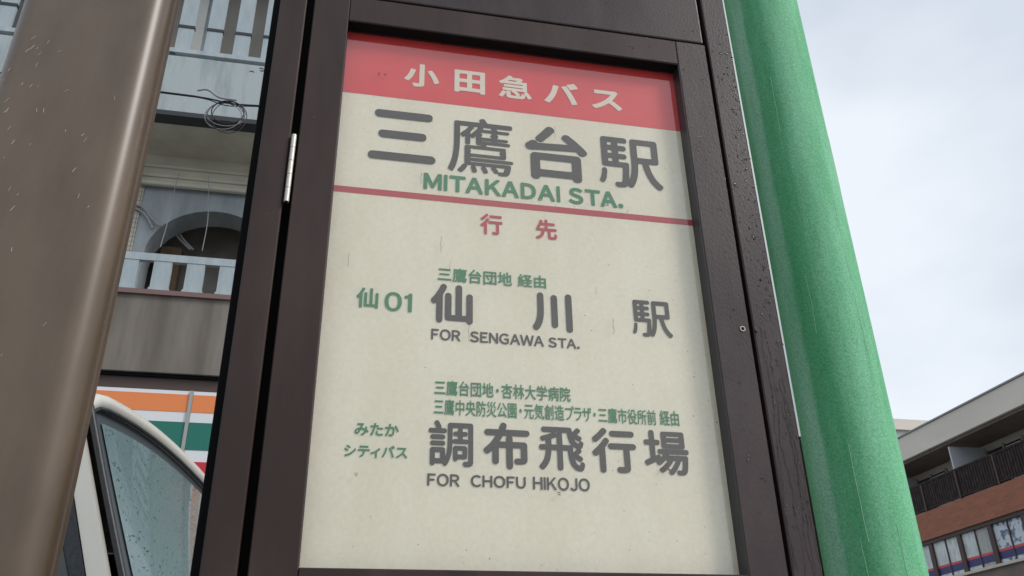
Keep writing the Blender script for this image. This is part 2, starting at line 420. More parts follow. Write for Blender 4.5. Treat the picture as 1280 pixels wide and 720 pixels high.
# rain on the case
def drops(name, m, areas, parent):
    mb = MB(); bm = mb.bm
    for (x0, x1, z0, z1, y, n, rmin, rmax, bias) in areas:
        for _ in range(n):
            r = rmin+(rmax-rmin)*random.random()**3
            x = x0+(x1-x0)*random.random()**bias; z = random.uniform(z0, z1)
            el = random.uniform(1, 1.7) if r > .001 else 1
            ret = bmesh.ops.create_icosphere(bm, subdivisions=1, radius=r)
            for v in ret['verts']:
                v.co = Vector((x+v.co.x*random.uniform(.8, 1.15), y-abs(v.co.y)*.0-.0+v.co.y*.7, z+v.co.z*el))
            for v in ret['verts']:
                for f in v.link_faces: f.smooth = True
    return mb.build(name, m, parent, kind='stuff')
drops('raindrops', MT['water'], [
    (.5025, .5375, 1.45, 2.2, Y0, 620, .0005, .0019, .6),
    (.4515, .4960, 1.95, 2.16, Y0, 160, .0003, .0012, 1),
    (.4515, .4960, 1.45, 1.95, Y0, 110, .0003, .0016, .6),
    (.18, .4490, 2.118, 2.160, Y0, 60, .0003, .0012, .6),
    (.15, .4960, 2.168, 2.30, .9035, 130, .0003, .0013, .7),
    (.22, .4480, 1.41, 2.06, .9188, 60, .0003, .0010, .7),
    (.21, .36, 1.862, 1.872, .9188, 12, .0006, .0014, 1)], S)
# rivulets crawling down the right upright
rv = MB()
for k in range(6):
    x = random.uniform(.506, .534); z = random.uniform(1.52, 1.72); P = []
    while z > 1.40:
        P.append((x, Y0-.0002, z)); z -= random.uniform(.004, .009); x = min(.5365, max(.503, x+random.uniform(-.0018, .0018)))
    rv.tube(P, [random.uniform(.0003, .0006) for _ in P], 6)
rv.build('rivulets', MT['water'], S, kind='stuff')
drops('dirt_specks', mat('dirt', (.08, .07, .05), .8), [
    (-.02, .445, 1.41, 2.05, .9187, 90, .0002, .0007, 1), (-.02, .445, 1.405, 1.45, .9187, 60, .0002, .0006, 1),
    (.28, .445, 1.41, 1.8, .9187, 50, .0002, .0008, .6)], S)

st = MB()
for _ in range(9):          # dried drip marks
    x = random.uniform(.0, .44); z = random.uniform(1.5, 2.0); L_ = random.uniform(.006, .03); r_ = random.uniform(.00012, .0003)
    st.tube([(x+.0006*math.sin(q*1.7), .9188, z-L_*q/6) for q in range(7)], r_, 4)
for x, z in ((.022, 2.045), (.030, 2.046), (.026, 1.500), (.247, 1.487), (.330, 1.872), (.372, 1.520), (.375, 1.524), (.378, 1.518)):
    for q in range(5):
        a = random.uniform(0, 6.28); l_ = random.uniform(.001, .003)
        st.tube([(x+random.uniform(-.002, .002), .9188, z+random.uniform(-.002, .002)), (x+l_*math.cos(a), .9187, z+l_*math.sin(a))], .0003, 4)
st.build('dried_drips', mat('dried_grime', (.16, .14, .10), .8), S, kind='stuff')

# ------------------------------------------------------------------ green pole beside the sign
pr, px, py = .0676, .7331, 1.10
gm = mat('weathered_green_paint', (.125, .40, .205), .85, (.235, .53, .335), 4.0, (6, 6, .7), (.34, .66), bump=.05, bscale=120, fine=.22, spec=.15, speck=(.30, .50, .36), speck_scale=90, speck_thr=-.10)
Nn, Ll, b = nodes(gm)
src = b.inputs['Base Color'].links[0].from_socket
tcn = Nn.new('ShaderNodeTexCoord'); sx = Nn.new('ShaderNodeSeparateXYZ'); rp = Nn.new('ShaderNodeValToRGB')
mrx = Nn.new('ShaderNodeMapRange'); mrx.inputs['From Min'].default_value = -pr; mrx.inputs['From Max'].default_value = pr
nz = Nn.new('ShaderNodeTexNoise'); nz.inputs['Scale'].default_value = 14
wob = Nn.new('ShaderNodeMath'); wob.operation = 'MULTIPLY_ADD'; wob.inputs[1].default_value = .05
els = rp.color_ramp.elements; els[0].position = 0; els[0].color = (.55, .72, .55, 1); els[1].position = 1; els[1].color = (.95, 1.05, 1.0, 1)  # fixed pale and dark bands across the pole's width, squared to the camera
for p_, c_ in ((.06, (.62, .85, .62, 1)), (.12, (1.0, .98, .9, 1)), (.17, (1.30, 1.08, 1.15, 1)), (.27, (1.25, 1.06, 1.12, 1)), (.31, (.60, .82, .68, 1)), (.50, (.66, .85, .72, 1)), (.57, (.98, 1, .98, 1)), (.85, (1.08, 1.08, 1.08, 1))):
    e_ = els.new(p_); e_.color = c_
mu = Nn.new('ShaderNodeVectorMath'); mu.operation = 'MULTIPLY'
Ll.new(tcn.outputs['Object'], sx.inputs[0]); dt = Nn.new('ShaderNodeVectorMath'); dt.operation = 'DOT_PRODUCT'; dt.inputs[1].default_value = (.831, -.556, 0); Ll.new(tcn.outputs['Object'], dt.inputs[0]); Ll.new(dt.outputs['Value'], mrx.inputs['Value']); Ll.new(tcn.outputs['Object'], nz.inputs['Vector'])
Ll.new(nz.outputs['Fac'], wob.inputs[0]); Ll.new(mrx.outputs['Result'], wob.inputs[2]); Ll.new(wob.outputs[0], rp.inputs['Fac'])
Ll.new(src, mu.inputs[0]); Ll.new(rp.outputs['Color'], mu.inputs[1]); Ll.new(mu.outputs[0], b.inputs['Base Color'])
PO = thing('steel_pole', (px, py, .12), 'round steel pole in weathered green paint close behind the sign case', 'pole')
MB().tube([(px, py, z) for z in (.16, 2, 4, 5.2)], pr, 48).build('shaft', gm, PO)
sk = MB()
for _ in range(11):          # pale drips and scratches running down the paint
    a = R(random.uniform(215, 325)); z = random.uniform(1.3, 2.6); l_ = random.uniform(.02, .16); P = []
    for q in range(9):
        a += random.gauss(0, .006); P.append((px+(pr+.0001)*math.cos(a), py+(pr+.0001)*math.sin(a), z-l_*q/8))
    sk.tube(P, random.uniform(.0002, .0004), 4)
sk.build('drip_marks', mat('chalky_drip', (.36, .60, .45), .9), PO, kind='stuff')
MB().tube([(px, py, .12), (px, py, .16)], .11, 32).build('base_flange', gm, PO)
for k in range(4):
    a = math.pi/4+k*math.pi/2
    MB().tube([(px+.09*math.cos(a), py+.09*math.sin(a), .158), (px+.09*math.cos(a), py+.09*math.sin(a), .185)], .011, 6).build('bolt', MT['steel'], PO)
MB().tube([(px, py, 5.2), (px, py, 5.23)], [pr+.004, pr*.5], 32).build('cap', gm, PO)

# ------------------------------------------------------------------ brown post in the left foreground
pm = mat('brown_painted_aluminium', (.084, .056, .035), .5, (.128, .090, .060), 5, (2, 2, .7), bump=.04, bscale=700, fine=.12, metal=0, spec=.3, coat=.6, speck=(.36, .30, .22), speck_scale=75, speck_thr=-.30)
PP = thing('shelter_post', (-.295, .83, .12), 'wide brown metal upright with rounded shiny edges in the left foreground', 'post')
pts = []
def arc(cx_, cy_, r, a0, a1, n=10):
    for k in range(n+1):
        a = R(a0+(a1-a0)*k/n); pts.append((cx_+r*math.cos(a), cy_+r*math.sin(a)))
arc(-.350, .801, .021, 180, 270, 14); arc(-.247, .806, .026, 270, 360, 18)
pts += [(-.2210, .8075), (-.2245, .8085), (-.2245, .8100), (-.2195, .8112), (-.2190, .8195), (-.236, .8215), (-.236, .885), (-.355, .885), (-.355, .8185), (-.371, .816)]
ob = MB().prism(pts, .12, 3.1).build('post_profile', pm, PP)
for p in ob.data.polygons: p.use_smooth = abs(p.normal.z) < .5
md = ob.modifiers.new('es', 'EDGE_SPLIT'); md.split_angle = R(25)
sc = MB()
for _ in range(60):
    x = random.gauss(-.335, .012) if random.random() < .6 else random.uniform(-.36, -.25); z = random.uniform(1.5, 1.92); l_ = random.uniform(.0015, .007); a = random.gauss(-.25, .25)
    sc.tube([(x, .7799, z), (x+l_*math.sin(a), .7799, z-l_*math.cos(a))], random.uniform(.0002, .00045), 4)
sc.build('scratches', mat('bare_scratch', (.42, .36, .28), .6), PP, kind='stuff')
bar('foot_plate', pm, PP, -.42, -.17, .74, .93, .12, .132)
bar('top_cap', pm, PP, -.374, -.215, .778, .888, 3.101, 3.115)

# ------------------------------------------------------------------ apartment building across the road
bw = mat('blue_grey_wall', (.245, .29, .305), .8, (.40, .455, .47), 2.2, (2.2, 1, .35), (.30, .52), bump=.1, bscale=40, fine=.06, speck=(.12, .12, .12), speck_scale=14, speck_thr=-.30)
bwd = mat('slate_wall', (.27, .305, .325), .8, (.40, .445, .47), 1.8, (2, 1, .5), fine=.06)
sof = mat('cream_soffit', (.50, .47, .39), .85, (.66, .63, .53), 1.8, fine=.05)
rl = mat('pale_blue_rail', (.33, .395, .425), .7, (.42, .48, .505), 3, (3, 3, .6))
tau = mat('taupe_render', (.27, .255, .22), .85, (.33, .31, .27), 1.2, (1, 1, .5), fine=.06)
par = mat('stained_brown_render', (.13, .112, .095), .8, (.22, .195, .17), 2.2, (2.5, 1, .3), (.32, .66), fine=.10)
capm = mat('red_brown_cap', (.19, .12, .11), .6)
dk = mat('dark_line_metal', (.03, .035, .04), .5)
brn = mat('dark_brown_beam', (.07, .045, .038), .6)
pipe = mat('pipe_grey', (.35, .36, .36), .6)
wht = mat('white_trim', (.72, .72, .68), .5)
niche = mat('niche_render', (.17, .155, .13), .85, (.25, .23, .20), 2.5)
ctl = mat('cream_tile', (.55, .52, .43), .4)
Nn, Ll, b = nodes(ctl)
bt = Nn.new('ShaderNodeTexBrick'); bt.offset = 0; bt.inputs['Scale'].default_value = 1; bt.inputs['Brick Width'].default_value = .055; bt.inputs['Row Height'].default_value = .055
bt.inputs['Mortar Size'].default_value = .004; bt.inputs['Color1'].default_value = (.56, .53, .44, 1); bt.inputs['Color2'].default_value = (.49, .46, .38, 1); bt.inputs['Mortar'].default_value = (.2, .19, .16, 1)
tcn = Nn.new('ShaderNodeTexCoord'); mpn = Nn.new('ShaderNodeMapping'); mpn.inputs['Rotation'].default_value = (R(90), 0, 0)
Ll.new(tcn.outputs['Object'], mpn.inputs['Vector']); Ll.new(mpn.outputs['Vector'], bt.inputs['Vector']); Ll.new(bt.outputs['Color'], b.inputs['Base Color'])
dglass = mat('dark_window_glass', (.03, .04, .045), .06, spec=.7)
XL, XR = -8.3, 3.4
AB = thing('apartment_building', (-2.4, 9, 0), 'grey apartment building over a shop with arched balconies and pale railings', 'building')
bar('wall', tau, AB, XL, XR, 9.3, 16, .1, 12.6)
bar('roof', bwd, AB, XL-.05, XR+.05, 9.25, 16.05, 12.602, 12.75)
bar('shop_wall', bwd, AB, XL, XR, 7.66, 9.29, .1, 3.96)
for k in range(5):
    x = XL+.3+k*2.3
    w_ = bar('shop_window', dglass, AB, x, x+2.0, 7.62, 7.655, .5, 3.0)
    for a in (x-.04, x+1.0, x+2.0): bar('frame', rl, w_, a, a+.04, 7.60, 7.66, .45, 3.05)
bar('beam', brn, AB, XL, XR, 7.56, 9.28, 3.97, 4.095)
def baluster_row(z0, z1, xs, clip):
    src = None; first = None
    rail = bar('railing', rl, AB, XL, XR, 7.535, 7.585, z1, z1+.075)
    for x in xs:
        if src is None:
            mb = MB().box(-.08, .08, -.02, .02, 0, z1-z0-.002)
            if clip: mb.box(-.085, .085, -.028, .024, .295, .33, mi=1)  # dark cross band put in for the shadow line on each baluster
            else: mb.box(-.09, .09, -.03, .026, 0, .05)
            me_o = mb.build('baluster', [rl, dk], rail); src = me_o
            src.location = Vector((x, 7.56, z0+.001)); continue
        c = src.copy(); COL.objects.link(c); c.parent = rail; c.location = Vector((x, 7.56, z0+.001))
    return rail
# first balcony
bar('balcony_parapet', par, AB, XL, XR, 7.50, 7.62, 4.125, 4.858)
bar('shadow_strip', BK, AB, XL, XR, 7.53, 9.28, 4.096, 4.124)  # black strip drawn in for the shadow line under the parapet
bar('parapet_cap', capm, AB, XL, XR, 7.47, 7.65, 4.859, 4.905)
baluster_row(4.905, 5.235, [-1.38+.2915*k for k in range(-23, 17)], False)
bar('balcony_floor', tau, AB, XL, XR, 7.63, 9.28, 4.30, 4.40)
# recessed wall with arches, y = 8.3
aw = MB()
pitch = 2.02; N_ = 18
def wall_piece(c):
    xa, xb = c-.762, c+.762
    prev = None
    top = 6.9
    seq = [(-.665, 4.402), (-.665, 5.70)] + [(-.65*math.cos(math.pi*k/N_), 5.70+.587*math.sin(math.pi*k/N_)) for k in range(N_+1)] + [(.665, 5.70), (.665, 4.402)]
    poly_l = []
    # piers
    aw.box(xa, c-.65, 8.3, 8.62, 4.402, 5.70); aw.box(c+.65, xb, 8.3, 8.62, 4.402, 5.70)
    for k in range(N_):
        x0_, z0_ = -.65*math.cos(math.pi*k/N_), 5.70+.587*math.sin(math.pi*k/N_)
        x1_, z1_ = -.65*math.cos(math.pi*(k+1)/N_), 5.70+.587*math.sin(math.pi*(k+1)/N_)
        aw.prism([(c+x0_, z0_), (c+x1_, z1_), (c+x1_, top), (c+x0_, top)], 8.3, 8.62, axis='y')
    aw.box(xa, c-.65, 8.3, 8.62, 5.70, top); aw.box(c+.65, xb, 8.3, 8.62, 5.70, top)
for k in range(-3, 3): wall_piece(-1.4+pitch*k)
aw.build('arched_wall', bwd, AB)
for k in range(-3, 3):
    x = -1.4+pitch*k+.763
    bar('tiled_pier', ctl, AB, x, x+.494, 8.28, 8.62, 4.402, 6.9)
bar('niche_wall', niche, AB, XL, XR, 8.95, 9.29, 4.402, 6.9)
bar('frieze', sof, AB, XL, XR, 8.262, 8.279, 6.53, 6.904)
for z in (6.50, 6.62, 6.74): bar('cornice', sof, AB, XL, XR, 8.20 if z < 6.6 else 8.235, 8.261, z, z+.045, bev=.01)
bar('balcony_soffit', sof, AB, XL, XR, 7.64, 9.28, 6.905, 7.05)
bar('drip_edge', dk, AB, XL, XR, 7.485, 7.64, 6.875, 6.93)
bar('balcony_parapet', bw, AB, XL, XR, 7.50, 7.63, 6.931, 7.655)
ch = MB()
for _ in range(26):
    x = random.uniform(XL, XR); z = 7.645-random.random()**2*.12; w_ = random.uniform(.03, .12)
    ch.prism([(x, z), (x+w_*.3, z-.012), (x+w_*.6, z-.006), (x+w_, z-.016), (x+w_*.8, z+.004), (x+w_*.4, z+.006)], 7.4975, 7.4995, axis='y')
ch.build('spalled_patches', mat('exposed_concrete', (.10, .10, .095), .9), AB, kind='stuff')
bar('lower_rail', rl, AB, XL, XR, 7.53, 7.59, 7.735, 7.79)
baluster_row(7.79, 8.80, [-1.30+.2935*k for k in range(-23, 16)], True)
for k in range(8): bar('rail_stub', dk, AB, XL+.3+k*1.5, XL+.34+k*1.5, 7.545, 7.575, 7.656, 7.734)
bar('upper_wall', tau, AB, XL, XR, 8.32, 9.28, 7.052, 9.6)
bar('door_frame', wht, AB, -2.02, -1.87, 8.24, 8.32, 7.06, 9.3)
bar('door_panel', rl, AB, -1.868, -1.70, 8.28, 8.32, 7.06, 9.3)
for x in (-4.4, .9): bar('balcony_window', dglass, AB, x, x+1.6, 8.29, 8.32, 7.3, 9.2)
bar('balcony_soffit', bwd, AB, XL, XR, 7.5, 9.28, 9.601, 9.75)
bar('balcony_parapet', bw, AB, XL, XR, 7.50, 7.63, 9.751, 10.5)
for k in range(4): bar('upper_window', dglass, AB, -7+k*2.7, -5.4+k*2.7, 9.27, 9.299, 10.3, 11.9)
# conduits and wires on the recessed wall
def curve(P, n=8):
    P = [Vector(p) for p in P]; Q = [P[0]+(P[0]-P[1])]+P+[P[-1]+(P[-1]-P[-2])]; o = []
    for i in range(1, len(Q)-2):
        for k in range(n):
            t = k/n; a, b_, c, d = Q[i-1:i+3]
            o.append(.5*((2*b_)+(c-a)*t+(2*a-5*b_+4*c-d)*t*t+(3*b_-a-3*c+d)*t**3))
    return o+[P[-1]]
for L_ in ([(-2.6, 6.23), (-2.291, 6.236), (-2.212, 6.256), (-2.125, 6.226), (-2.039, 6.124), (-1.958, 6.044), (-1.9, 6.03)], [(-2.6, 6.19), (-2.285, 6.199), (-2.204, 6.208), (-2.13, 6.174), (-2.064, 6.104), (-2.0, 5.99)]):
    MB().tube(curve([(x, 8.26, z) for x, z in L_]), .0125, 8).build('conduit', pipe, AB)
for L_ in ([(-1.90, 6.19), (-1.866, 6.117), (-1.818, 6.029), (-1.71, 5.902), (-1.6, 5.8)], [(-1.87, 6.21), (-1.836, 6.146), (-1.78, 6.05), (-1.676, 5.905), (-1.57, 5.8)]):
    MB().tube(curve([(x*1.045, 8.65, (z-EYE)*1.042+EYE) for x, z in L_]), .012, 8).build('conduit', pipe, AB)
for L_ in ([(-1.856, 6.72), (-1.867, 6.526), (-1.871, 6.28), (-1.878, 6.056), (-1.9, 5.8)], [(-1.548, 6.72), (-1.514, 6.461), (-1.481, 6.15), (-1.486, 5.8)]):
    MB().tube(curve([(x*.978, 8.12, (z-EYE)*.978+EYE) for x, z in L_]), .0045, 6).build('hanging_wire', pipe, AB)
bar('meter_box', mat('rust_brown_box', (.11, .07, .045), .8, (.16, .10, .06), 10), AB, -1.98, -1.76, 8.66, 8.80, 5.35, 6.02, bev=.01)
# things standing on the balcony
PT = thing('folded_chair', (-1.33, 8.75, 4.4), 'dark folded chair leaning in the arched balcony niche', 'chair')
wood = mat('dark_wood', (.06, .04, .03), .6)
for dx in (-.16, .14): MB().tube([(-1.33+dx, 8.70, 4.4), (-1.33+dx, 8.93, 5.3)], .016, 8).build('leg', wood, PT)
for z in (4.75, 5.0, 5.2): MB().box(-1.48, -1.20, 8.70+(z-4.4)*.25, 8.73+(z-4.4)*.25, z, z+.06).build('slat', wood, PT)
CB = thing('storage_cabinet', (-1.75, 8.85, 4.4), 'brown cabinet behind the pale balusters of the first balcony', 'cabinet')
bar('carcass', wood, CB, -1.95, -1.55, 8.68, 8.94, 4.4, 5.25, bev=.01); bar('door', mat('brown_door', (.10, .065, .045), .6), CB, -1.93, -1.76, 8.665, 8.679, 4.45, 5.2)
bar('door', wood, CB, -1.75, -1.57, 8.665, 8.679, 4.45, 5.2)
FP = thing('planter_crate', (-1.48, 7.9, 7.05), 'brown wooden crate behind the upper balcony railing', 'crate')
for k in range(5): bar('board', wood, FP, -1.60, -1.36, 7.80, 7.82, 7.06+k*.19, 7.22+k*.19)
for x in (-1.60, -1.38): bar('post', wood, FP, x, x+.02, 7.822, 8.0, 7.06, 8.0)

# shop sign with coloured bands
SG = thing('shop_sign', (-2.4, 7.55, 3.6), 'long shop fascia sign banded orange, green and red on white', 'sign')
cols = {'white': (.74, .76, .78), 'orange': (.80, .24, .07), 'green': (.008, .16, .12), 'red': (.55, .02, .04)}
cm = {k: mat('sign_'+k, v, .3, spec=.5) for k, v in cols.items()}
for k in range(-4, 3):
    x0 = -1.215+k*1.9; x1 = x0+1.868
    if x0 < XL: continue
    if x1 > XR: x1 = XR-.05
    p = bar('sign_panel', cm['white'], SG, x0, x1, 7.50, 7.56, 3.10, 3.965)
    for nme, a, b_ in (('orange', 3.775, 3.932), ('green', 3.445, 3.685), ('red', 3.16, 3.345)):
        bar('stripe', cm[nme], p, x0, x1, 7.4965, 7.4995, a, b_)
    bar('joint_strip', pipe, SG, x0-.030, x0-.002, 7.485, 7.56, 3.10, 3.965)

# cable with coiled slack hanging in front
CA = thing('overhead_cable', (-1.17, 6.6, 6.4), 'black overhead cable with a loose coil of slack', 'cable')
cbm = mat('black_cable', (.02, .02, .022), .5)
main = [(-8, 6.6, 6.62), (-3.5, 6.6, 6.47), (-1.764, 6.6, 6.452), (-1.385, 6.6, 6.440), (-1.187, 6.6, 6.417), (-.859, 6.6, 6.425), (1, 6.6, 6.6), (3.3, 7.5, 7.0)]
MB().tube(curve(main, 6), .008, 6).build('cable_run', cbm, CA)
MB().tube(curve([(x, y+.02, z+.022*math.sin(x*7)) for x, y, z in main[1:]], 6), .005, 6).build('cable_run', cbm, CA)
for k in range(5):
    rx = random.uniform(.11, .19); rz = random.uniform(.12, .18); ox = random.uniform(-.03, .05); tilt = random.uniform(-.3, .3)
    P = []
    for q in range(29):
        a = 2*math.pi*q/28+math.pi/2
        P.append((-1.17+ox+rx*math.cos(a)*math.cos(tilt), 6.585+rx*math.cos(a)*math.sin(tilt)*.5+.01*k, 6.425-rz+rz*math.sin(a)))
    MB().tube(P, .0036 if k else .006, 6).build('coil', cbm if k < 3 else pipe, CA)
MB().tube(curve([(-1.45, 6.58, 6.50), (-1.36, 6.58, 6.52), (-1.25, 6.58, 6.45), (-1.10, 6.58, 6.44)]), .011, 6).build('splice', pipe, CA)

# ------------------------------------------------------------------ block down the street on the right
RB = thing('corner_block', (20, 18, 0), 'three storey block with brick band and dark balcony railing behind the green pole', 'building')
rfm = mat('pale_concrete_fascia', (.72, .665, .58), .8, (.80, .74, .65), .6, (1, .4, 1.5), fine=.06)
brk = mat('orange_brick', (.34, .13, .075), .85)
Nn, Ll, b = nodes(brk)
bt = Nn.new('ShaderNodeTexBrick'); bt.inputs['Scale'].default_value = 1; bt.inputs['Brick Width'].default_value = .22; bt.inputs['Row Height'].default_value = .075
bt.inputs['Mortar Size'].default_value = .006; bt.inputs['Color1'].default_value = (.42, .145, .085, 1); bt.inputs['Color2'].default_value = (.31, .125, .075, 1); bt.inputs['Mortar'].default_value = (.30, .17, .12, 1)
tcn = Nn.new('ShaderNodeTexCoord'); sp = Nn.new('ShaderNodeSeparateXYZ'); cb = Nn.new('ShaderNodeCombineXYZ')
Ll.new(tcn.outputs['Object'], sp.inputs[0]); Ll.new(sp.outputs['Y'], cb.inputs['X']); Ll.new(sp.outputs['Z'], cb.inputs['Y']); Ll.new(cb.outputs[0], bt.inputs['Vector']); Ll.new(bt.outputs['Color'], b.inputs['Base Color'])
wb = mat('beige_wall', (.58, .52, .43), .8, (.66, .60, .50), 1.5, (1, 1, .3), fine=.05)
drk = mat('dark_brown_railing', (.024, .016, .015), .7, (.05, .034, .031), 6, spec=.2)
ptn = mat('pale_partition', (.60, .62, .66), .5)
low = mat('brown_tile_wall', (.16, .12, .10), .6, (.21, .16, .13), 3)
bld = mat('window_blind', (.50, .56, .55), .5, (.74, .78, .77), 3, (1, 3, 1))
blg = mat('grey_blind', (.36, .37, .35), .6, (.48, .48, .45), 5, (1, 3, 1))
pst = mat('posters', (.62, .68, .74), .5, (.12, .18, .26), 7, (1, 1, 1), (.50, .56))
navy = mat('navy_band', (.012, .018, .13), .4); redb = mat('red_band', (.62, .05, .06), .4)
ya, yb = 8.7, 27.5
bar('core', wb, RB, 17.2, 26, ya, yb, .1, 8.9)
bar('roof_slab', bwd, RB, 17.25, 26, ya, yb, 8.9, 9.0)
bar('roof_fascia', rfm, RB, 16.0, 17.19, ya, yb, 8.07, 8.72, bev=.01)
bar('coping', pipe, RB, 15.96, 17.19, ya, yb, 8.722, 8.76)
bar('soffit', low, RB, 16.1, 17.19, ya+.02, yb-.02, 8.0, 8.068)
bar('balcony_slab', wb, RB, 16.15, 17.19, ya, yb, 6.30, 6.50)
bar('brick_band', brk, RB, 15.98, 16.14, ya, yb, 5.80, 6.515)
bar('lintel', brn, RB, 16.02, 17.19, ya, yb, 5.70, 5.797)
bar('lower_wall', low, RB, 16.05, 17.19, ya, yb, 3.2, 4.70)
bar('sill', wb, RB, 15.97, 17.19, ya, yb, 4.702, 4.765)
bar('ground_wall', low, RB, 16.3, 17.19, ya, yb, .1, 3.198)
for k in range(6):
    w_ = bar('shop_window', dglass, RB, 16.26, 16.298, ya+.5+k*3, ya+2.9+k*3, .4, 2.9)
    for a in (0, 1.15, 2.36): bar('mullion', brn, w_, 16.24, 16.30, ya+.5+k*3+a, ya+.55+k*3+a, .38, 2.95)
for k in range(-3, 3):                       # partitions, windows, pipes on the balcony
    y = 19.65+3.05*k
    bar('partition', ptn, RB, 16.08, 17.19, y, y+.04, 6.52, 7.93)
    w_ = bar('balcony_window', dglass, RB, 17.165, 17.198, y-1.35, y-.05+.0, 6.55, 7.80)
    bar('curtain', bld, w_, 17.155, 17.163, y-1.30, y-.75, 6.6, 7.75)
    for a in (-1.40, -.72, -.06): bar('frame', pipe, w_, 17.14, 17.199, y+a, y+a+.05, 6.52, 7.85)
    bar('air_duct', ptn, RB, 16.9, 17.15, y-2.2, y-1.7, 6.55, 7.2, bev=.02)
    MB().tube([(17.1, y-1.75, 6.51), (17.1, y-1.75, 7.99)], .035, 8).build('drainpipe', wb, RB)
rg = bar('railing', drk, RB, 15.98, 16.03, ya, yb, 7.235, 7.285)
bar('bottom_rail', drk, rg, 15.98, 16.03, ya, yb, 6.55, 6.59)
for k in range(-6, 7):
    y = 18.11+1.435*k
    bar('post', brn, rg, 15.96, 16.05, y-.025, y+.025, 6.517, 7.234)
mb = MB(); y = ya
while y < yb:
    mb.box(15.99, 16.015, y, y+.075, 6.591, 7.234); y += .098
mb.build('slats', drk, rg, kind='stuff')
for k in range(-7, 7):                       # ribbon windows of the middle floor
    y = 18.92+1.17*k
    if y < ya+.1: continue
    f = bar('ribbon_window', brn, RB, 16.03, 16.12, y-.075, y+.075, 4.768, 5.698)
    kinds = {0: (blg, bld), -1: (pst, pst), 1: (bld, bld), -2: (pst, blg)}.get(k, (bld, blg if k % 3 == 0 else bld))
    bar('pane', kinds[0], f, 16.085, 16.10, y+.078, y+.56, 4.77, 5.697)
    bar('pane', kinds[1], f, 16.085, 16.10, y+.60, y+1.092, 4.77, 5.697)
    bar('mullion', brn, f, 16.06, 16.12, y+.562, y+.598, 4.77, 5.697)
    bar('band', navy, f, 16.072, 16.084, y+.078, y+1.092, 4.87, 5.035)
    bar('band', redb, f, 16.072, 16.084, y+.078, y+1.092, 5.037, 5.095)
DB = thing('distant_block', (31, 45, 0), 'pale distant building whose top shows between the pole and the roof', 'building')
bar('wall', mat('pale_far_wall', (.62, .64, .62), .8), DB, 26, 35, 40, 50, 0, 15.6)
bar('parapet', rfm, DB, 25.8, 35.2, 39.8, 50.2, 15.61, 16.2)
for k in range(5):
    for j in range(4): bar('window', dglass, DB, 26.8+k*1.7, 27.8+k*1.7, 39.97, 39.999, 2+j*3.3, 3.6+j*3.3)

# ------------------------------------------------------------------ white van parked between the sign and the building
VA = Vector((-.548, 2.0, 0)); vf = Vector((.9868, -.162, 0)); vl = Vector((.162, .9868, 0))
def V(u, v, z): return VA+vf*u+vl*v+Vector((0, 0, z+EYE))          # z measured from eye height
van = thing('parked_van', tuple(VA+vf*-1.5+vl*.68), 'white van with a rain covered windscreen parked behind the brown uprights', 'van')
vw = mat('white_van_paint', (.72, .70, .63), .3, (.76, .74, .68), 3, spec=.5, coat=.5)
rub = mat('wet_rubber_seal', (.012, .014, .017), .4, (.03, .034, .04), 120)
frit = mat('windscreen_border', (.045, .055, .065), .3)
WV = 1.36; H = .705
def crown(v): return .038*(1-abs(2*v/WV-1)**3.0)-.020*v                     # roof camber
def bow(v): return .030*(1-(2*v/WV-1)**2)
rk = .36
def ws(s, t, off=0.0):                                              # windscreen surface: s across 0..1, t down 0..1
    v = s*WV; zt = H+crown(v)-.02; zb = -.12
    z = zt+(zb-zt)*t
    u = bow(v)*(1+2.2*t)+rk*(zt-z)*(1+.10*t)
    # outward normal offset
    return V(u+off*.94, v, z+off*.34)
def body_side(v, sgn, name):
    pass
# roof
def roof(s, t):
    v = -.03+s*(WV+.06); e = min(1, (min(v+.03, WV+.03-v))/.07)
    z = H+.012+crown(min(max(v, 0), WV))-.05*(1-e)**2
    uf = bow(min(max(v, 0), WV))-.012-.03*(1-e)**2
    return V(uf+(-3.25-uf)*t, v, z+.035*math.sin(math.pi*min(1, t*1.0))*.8-(0.0 if t < .9 else (t-.9)*.6))
MB().grid(roof, 40, 20).build('roof', vw, van)
# roof front lip (white line above the windscreen) as a swept tube
lip = []; seal = []
for k in range(41):
    s = k/40; v = s*WV; e = min(1, min(v, WV-v)/.05)
    lip.append(V(bow(v)+.004-.02*(1-e)**2, v, H+crown(v)-.007-.03*(1-e)**2))
    seal.append(V(bow(v)+.014-.01*(1-e)**2, v, H+crown(v)-.024-.03*(1-e)**2))
MB().tube(lip, .018, 12).build('roof_lip', vw, van)
MB().tube(seal, .0045, 8).build('windscreen_seal', rub, van)
# windscreen glass
wg = bpy.data.materials.new('rainy_windscreen'); wg.use_nodes = True; Nn, Ll, b = nodes(wg)
b.inputs['Base Color'].default_value = (.11, .20, .21, 1); b.inputs['Roughness'].default_value = .2; b.inputs['IOR'].default_value = 1.7; b.inputs['Coat Weight'].default_value = .6
tcn = Nn.new('ShaderNodeTexCoord'); v1 = Nn.new('ShaderNodeTexVoronoi'); v1.inputs['Scale'].default_value = 70; n1 = Nn.new('ShaderNodeTexNoise'); n1.inputs['Scale'].default_value = 140; n1.inputs['Detail'].default_value = 3
n2 = Nn.new('ShaderNodeTexNoise'); n2.inputs['Scale'].default_value = 3.0
bp = Nn.new('ShaderNodeBump'); bp.inputs['Strength'].default_value = .25; bp.inputs['Distance'].default_value = .01
mu = Nn.new('ShaderNodeMath'); mu.operation = 'MULTIPLY'
Ll.new(tcn.outputs['Object'], n1.inputs['Vector']); Ll.new(tcn.outputs['Object'], n2.inputs['Vector']); Ll.new(n1.outputs['Fac'], mu.inputs[0]); Ll.new(n2.outputs['Fac'], mu.inputs[1])
Ll.new(mu.outputs[0], bp.inputs['Height']); Ll.new(bp.outputs['Normal'], b.inputs['Normal'])
